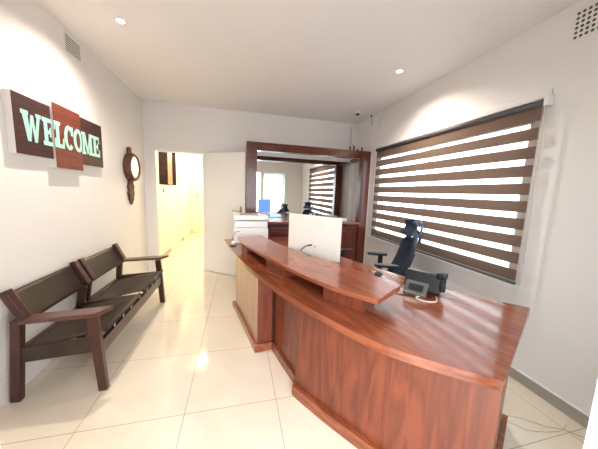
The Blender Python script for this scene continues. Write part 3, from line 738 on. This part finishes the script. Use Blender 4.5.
# ================================================================== monitor
mo = empty('desktop_monitor', (0.70, 2.22, DZT), 'white-backed desktop computer screen facing away, on the reception desk', 'monitor', world=False, rz=math.radians(-52))
mw, mh = 0.60, 0.40; mz = 0.07
tilt = Matrix.Rotation(math.radians(-6), 4, 'X')
mb = MB(); mb.box(-mw/2, mw/2, -0.012, 0.010, mz, mz+mh, 0.006); mb.build('casing', 'monitor', mo)
MB().box(-mw/2+0.012, mw/2-0.012, 0.0101, 0.012, mz+0.04, mz+mh-0.012).build('screen', 'screen', mo)
mb = MB(); mb.bar((0, 0.0, 0.008), (0, 0.0, mz+0.005), 0.14, 0.010, up=(0,1,0)); mb.box(-0.09, 0.09, -0.03, 0.13, 0.0005, 0.008, 0.002)
mb.build('stand', 'alu', mo)
mb = MB()
mb.prism([(0.026*math.cos(2*PI*k/24), 0.030*math.sin(2*PI*k/24)) for k in range(24)], 0, 0.0004, 0, Matrix.Translation((-0.01,-0.0122,mz+0.215)) @ Matrix.Rotation(PI/2, 4, 'X'))
mb.build('emblem', 'smudge', mo)
mb = MB(); mb.tube([(-0.035,-0.020,mz+0.108),(-0.06,-0.035,mz+0.095),(-0.10,-0.045,mz+0.06),(-0.12,-0.045,mz+0.01),(-0.12,-0.03,0.006)], 0.0045, 8)
mb.bar((-0.04,-0.020,mz+0.105),(0.0,-0.014,mz+0.118),0.012,0.014,bev=0.003)
mb.build('power_cable', 'black', mo)
MB().box(0.03, 0.045, -0.0135, -0.0121, mz+0.10, mz+0.112).build('port', 'pgrey', mo)
# ================================================================== printer
pr = empty('printer', (0.16, 3.36, DZT), 'white multifunction printer at the far end of the reception desk', 'printer')
MB().box(-0.055, 0.385, 3.18, 3.54, DZT+0.001, DZT+0.20, 0.012).build('body', 'printer', pr)
MB().box(-0.045, 0.375, 3.19, 3.53, DZT+0.205, DZT+0.295, 0.010).build('scanner_unit', 'printer', pr)
MB().box(-0.055, 0.385, 3.18, 3.54, DZT+0.302, DZT+0.36, 0.012).build('lid', 'printer', pr)
MB().box(0.02, 0.26, 3.28, 3.50, DZT+0.3605, DZT+0.372, 0.003).build('top_tray', 'pgrey', pr)
mb = MB()
for z in (0.255, 0.27): mb.box(-0.047, -0.044, 3.22, 3.27, DZT+z-0.004, DZT+z+0.004)
mb.build('buttons', 'phone', pr)
tag(MB().tube([(0.025,3.172,0.93),(-0.02,3.14,0.935),(-0.055,3.11,0.90),(-0.062,3.09,0.85),(-0.05,3.08,0.80),(-0.02,3.075,0.776)], 0.004, 6).build('looped_cable', 'black'), 'thin black cable looping down in front of the white printer', 'cable')
t = empty('tape_dispenser', (-0.06, 3.05, DZT), 'small white and black desk gadget beside the printer at desk tip', 'tape dispenser')
MB().box(-0.10, -0.02, 3.03, 3.09, DZT+0.001, DZT+0.012, 0.003).build('base', 'black', t)
MB().lathe([(0,-0.015),(0.024,-0.015),(0.026,0),(0.024,0.015),(0,0.015)], 20, Matrix.Translation((-0.055,3.06,DZT+0.037)) @ Matrix.Rotation(PI/2, 4, 'X')).build('roll', 'paper', t)

# ================================================================== telephone
ph = empty('desk_telephone', (1.27, 1.42, DZT), 'dark office desk telephone on a grey stand, seen from behind', 'telephone', world=False, rz=math.radians(-54))
# local: x right (seen from camera), y away from the viewer, z up; dial face looks away
mb = MB()
prof = [(-0.005,0.030),(0.040,0.145),(0.050,0.150),(0.125,0.050),(0.13,0.02),(0.10,0.008),(0.02,0.015)]
mtp = Matrix(((0,0,1,0),(1,0,0,0),(0,1,0,0),(0,0,0,1)))
mb.prism(prof, -0.115, 0.115, 0.004, mtp); mb.build('body', 'phone', ph)
mb = MB(); 
mb.bar((-0.02,-0.075,0.010),(-0.02,-0.005,0.080),0.15,0.010,up=(0,-1,0.6),bev=0.002)
mb.box(-0.095,0.055,-0.085,-0.04,0.001,0.018,0.004); mb.build('stand', 'grey', ph)
MB().bar((-0.02,-0.064,0.031),(-0.02,-0.028,0.067),0.095,0.004,up=(0,-1,0.6)).build('stand_recess', 'black', ph)
mb = MB(); mb.tube([(0.128,0.02,0.06),(0.128,0.045,0.13),(0.128,0.06,0.155)], [0.022,0.018,0.022], 10)
mb.box(0.085,0.150,0.020,0.080,0.120,0.168,0.014); mb.box(0.118,0.150,-0.005,0.035,0.045,0.10,0.008); mb.build('handset', 'phone', ph)
tag(MB().tube(catmull([(1.33,1.335,0.774),(1.27,1.27,0.774),(1.20,1.28,0.774),(1.17,1.33,0.774),(1.20,1.36,0.774),(1.25,1.345,0.774)], 5), 0.0045, 6).build('phone_cable', 'cable_w'), 'short looped white cable lying below the desk telephone', 'cable')
tag(MB().tube([(1.19,1.36,0.774),(1.12,1.40,0.774),(1.04,1.46,0.774),(0.96,1.56,0.774)], 0.003, 6).build('black_cable', 'black'), 'thin black cable lying between raised shelf and telephone', 'cable')
# mouse
mo2 = empty('computer_mouse', (1.19, 1.83, DZT), 'small black computer mouse on the desk left of the telephone', 'mouse', world=False, rz=math.radians(-55))
def mouse(u, v):
    a = u*2*PI; r = math.sin(PI/2*v)
    return (0.030*r*math.cos(a), 0.052*r*math.sin(a), 0.002 + 0.030*math.cos(PI/2*v)*(1-0.25*math.sin(a)*r))
MB().grid(mouse, 24, 8).build('shell', 'black', mo2)
MB().box(-0.003, 0.003, 0.014, 0.032, 0.022, 0.030, 0.001).build('wheel', 'grey', mo2)

# ================================================================== office chairs
def office_chair(loc, rz, label, headrest=True, back_top=0.98, cols=('navy', 'blue')):
    c = empty('office_chair', loc, label, 'chair', 'office chairs behind the desk', world=False, rz=rz)
    # faces local -y
    mb = MB()
    for k in range(5):
        a = 2*PI*k/5 + 0.3
        mb.bar((0.03*math.cos(a), 0.03*math.sin(a), 0.095), (0.29*math.cos(a), 0.29*math.sin(a), 0.070), 0.045, 0.035, w1=0.026, h1=0.022, bev=0.004)
    mb.lathe([(0,0.065),(0.045,0.065),(0.045,0.12),(0.03,0.13),(0,0.13)], 18); mb.build('base', 'black', c)
    for k in range(5):
        a = 2*PI*k/5 + 0.3
        mb = MB()
        for s in (-1, 1):
            mb.lathe([(0,-0.009),(0.024,-0.009),(0.027,0),(0.024,0.009),(0,0.009)], 16, Matrix.Translation((0.285*math.cos(a)-s*0.014*math.sin(a), 0.285*math.sin(a)+s*0.014*math.cos(a), 0.028)) @ Matrix.Rotation(a, 4, 'Z') @ Matrix.Rotation(PI/2, 4, 'X'))
        mb.tube([(0.285*math.cos(a), 0.285*math.sin(a), 0.028), (0.285*math.cos(a), 0.285*math.sin(a), 0.065)], 0.007, 8)
        mb.build('caster', 'black', c)
    MB().tube([(0,0,0.12),(0,0,0.40)], [0.026,0.020], 14).build('gas_lift', 'chrome', c)
    MB().box(-0.10, 0.10, -0.12, 0.14, 0.385, 0.425, 0.01).build('mechanism', 'black', c)
    def st(u, v):
        x = -0.24+0.48*u; y = -0.25+0.48*v
        e = 1-((2*u-1)**6)*0.9; f = 1-((2*v-1)**6)*0.9
        return (x, y, 0.43 + 0.055*min(e, f) + 0.01*(2*u-1)**2 - 0.02*max(0, 0.3-v))
    MB().grid(st, 16, 16, 0.045).build('seat', cols[0], c)
    zt = back_top
    def bk(u, v):
        w_ = 0.225*(1 - 0.10*(v-0.35)**2*4*(1 if v > 0.35 else 0.5)) * (1-0.5*max(0, v-0.92)/0.08*0.5)
        x = (2*u-1)*w_; z = 0.50 + (zt-0.50)*v
        y = 0.20 + 0.17*v + 0.02*math.sin(v*PI*1.2) - 0.085*(2*u-1)**2
        return (x, y, z)
    bo = MB().grid(bk, 14, 14, 0.028).build('backrest', cols[0], c)
    mb = MB(); mb.tube([(0,0.10,0.40),(0,0.24,0.44),(0,0.262,0.56),(0,0.34,0.80)], [0.022,0.024,0.020,0.012], 10); mb.build('back_support', 'black', c)
    if headrest:
        mb = MB(); mb.tube([(0,0.375,zt-0.06),(0,0.385,zt+0.03),(0,0.335,zt+0.10)], 0.012, 8); mb.build('headrest_stem', 'black', c)
        def hr(u, v):
            s = 2*u-1
            return (0.140*s, 0.280 - 0.080*s*s + 0.045*math.sin(v*PI*0.9) + 0.03*v, zt+0.022 + 0.195*v - 0.015*s*s*(v-0.5)*2)
        h_ = MB().grid(hr, 14, 8, 0.022).build('headrest', 'navy', c)
        for s in (-1, 1):
            pts = [(s*0.128, 0.250, zt+0.02), (s*0.134, 0.300, zt+0.030), (s*0.136, 0.335, zt+0.075), (s*0.136, 0.345, zt+0.14), (s*0.130, 0.320, zt+0.205)]
            MB().tube(pts, 0.012, 8).build('headrest_rim', 'blue', h_)
    if not headrest: return c
    for s in (-1, 1):
        x = s*0.265
        mb = MB(); mb.bar((x*0.8, 0.02, 0.43), (x, 0.02, 0.44), 0.06, 0.02); mb.bar((x, 0.02, 0.43), (x, 0.02, 0.70), 0.055, 0.028, up=(1,0,0), bev=0.004)
        mb.build('arm_post', 'black', c)
        poly = []
        for k in range(28):
            a = 2*PI*k/28
            poly.append((x + 0.043*(abs(math.cos(a))**0.6)*(1 if math.cos(a) > 0 else -1), -0.02 + 0.125*(abs(math.sin(a))**0.7)*(1 if math.sin(a) > 0 else -1)))
        MB().prism(poly, 0.70, 0.725, 0.008).build('arm_pad', 'armpad', c)
    return c
fx_, fy_ = -0.93, 0.36     # the way the front chair faces
office_chair((1.655, 2.475, 0), math.atan2(fx_, -fy_) , 'navy high-backed office chair with blue headrest behind the desk near the blind', True, 0.985)
office_chair((1.37, 3.22, 0), math.radians(90), 'office chair mostly hidden behind the white monitor, in front of the back counter', True, 0.965, ('black', 'blue'))

# ------------------------------------------------------------------ loose cables on the floor
tag(MB().tube([(1.72,1.12,0.004),(1.85,1.06,0.004),(1.95,0.98,0.004),(2.05,0.93,0.004),(2.17,0.80,0.004)], 0.002, 6).build('floor_cable', 'cable_t'), 'thin pale cable on the floor right of the desk, nearer the wall', 'cable', 'cables on the floor')
tag(MB().tube([(1.70,1.10,0.004),(1.80,0.98,0.004),(1.90,0.95,0.004),(2.0,0.93,0.006),(2.12,0.96,0.004)], 0.002, 6).build('floor_cable', 'cable_t'), 'thin pale cable on the floor right of the desk, nearer the camera', 'cable', 'cables on the floor')

for o in bpy.data.objects:
    for k in ('_w', '_o'):
        if k in o: del o[k]
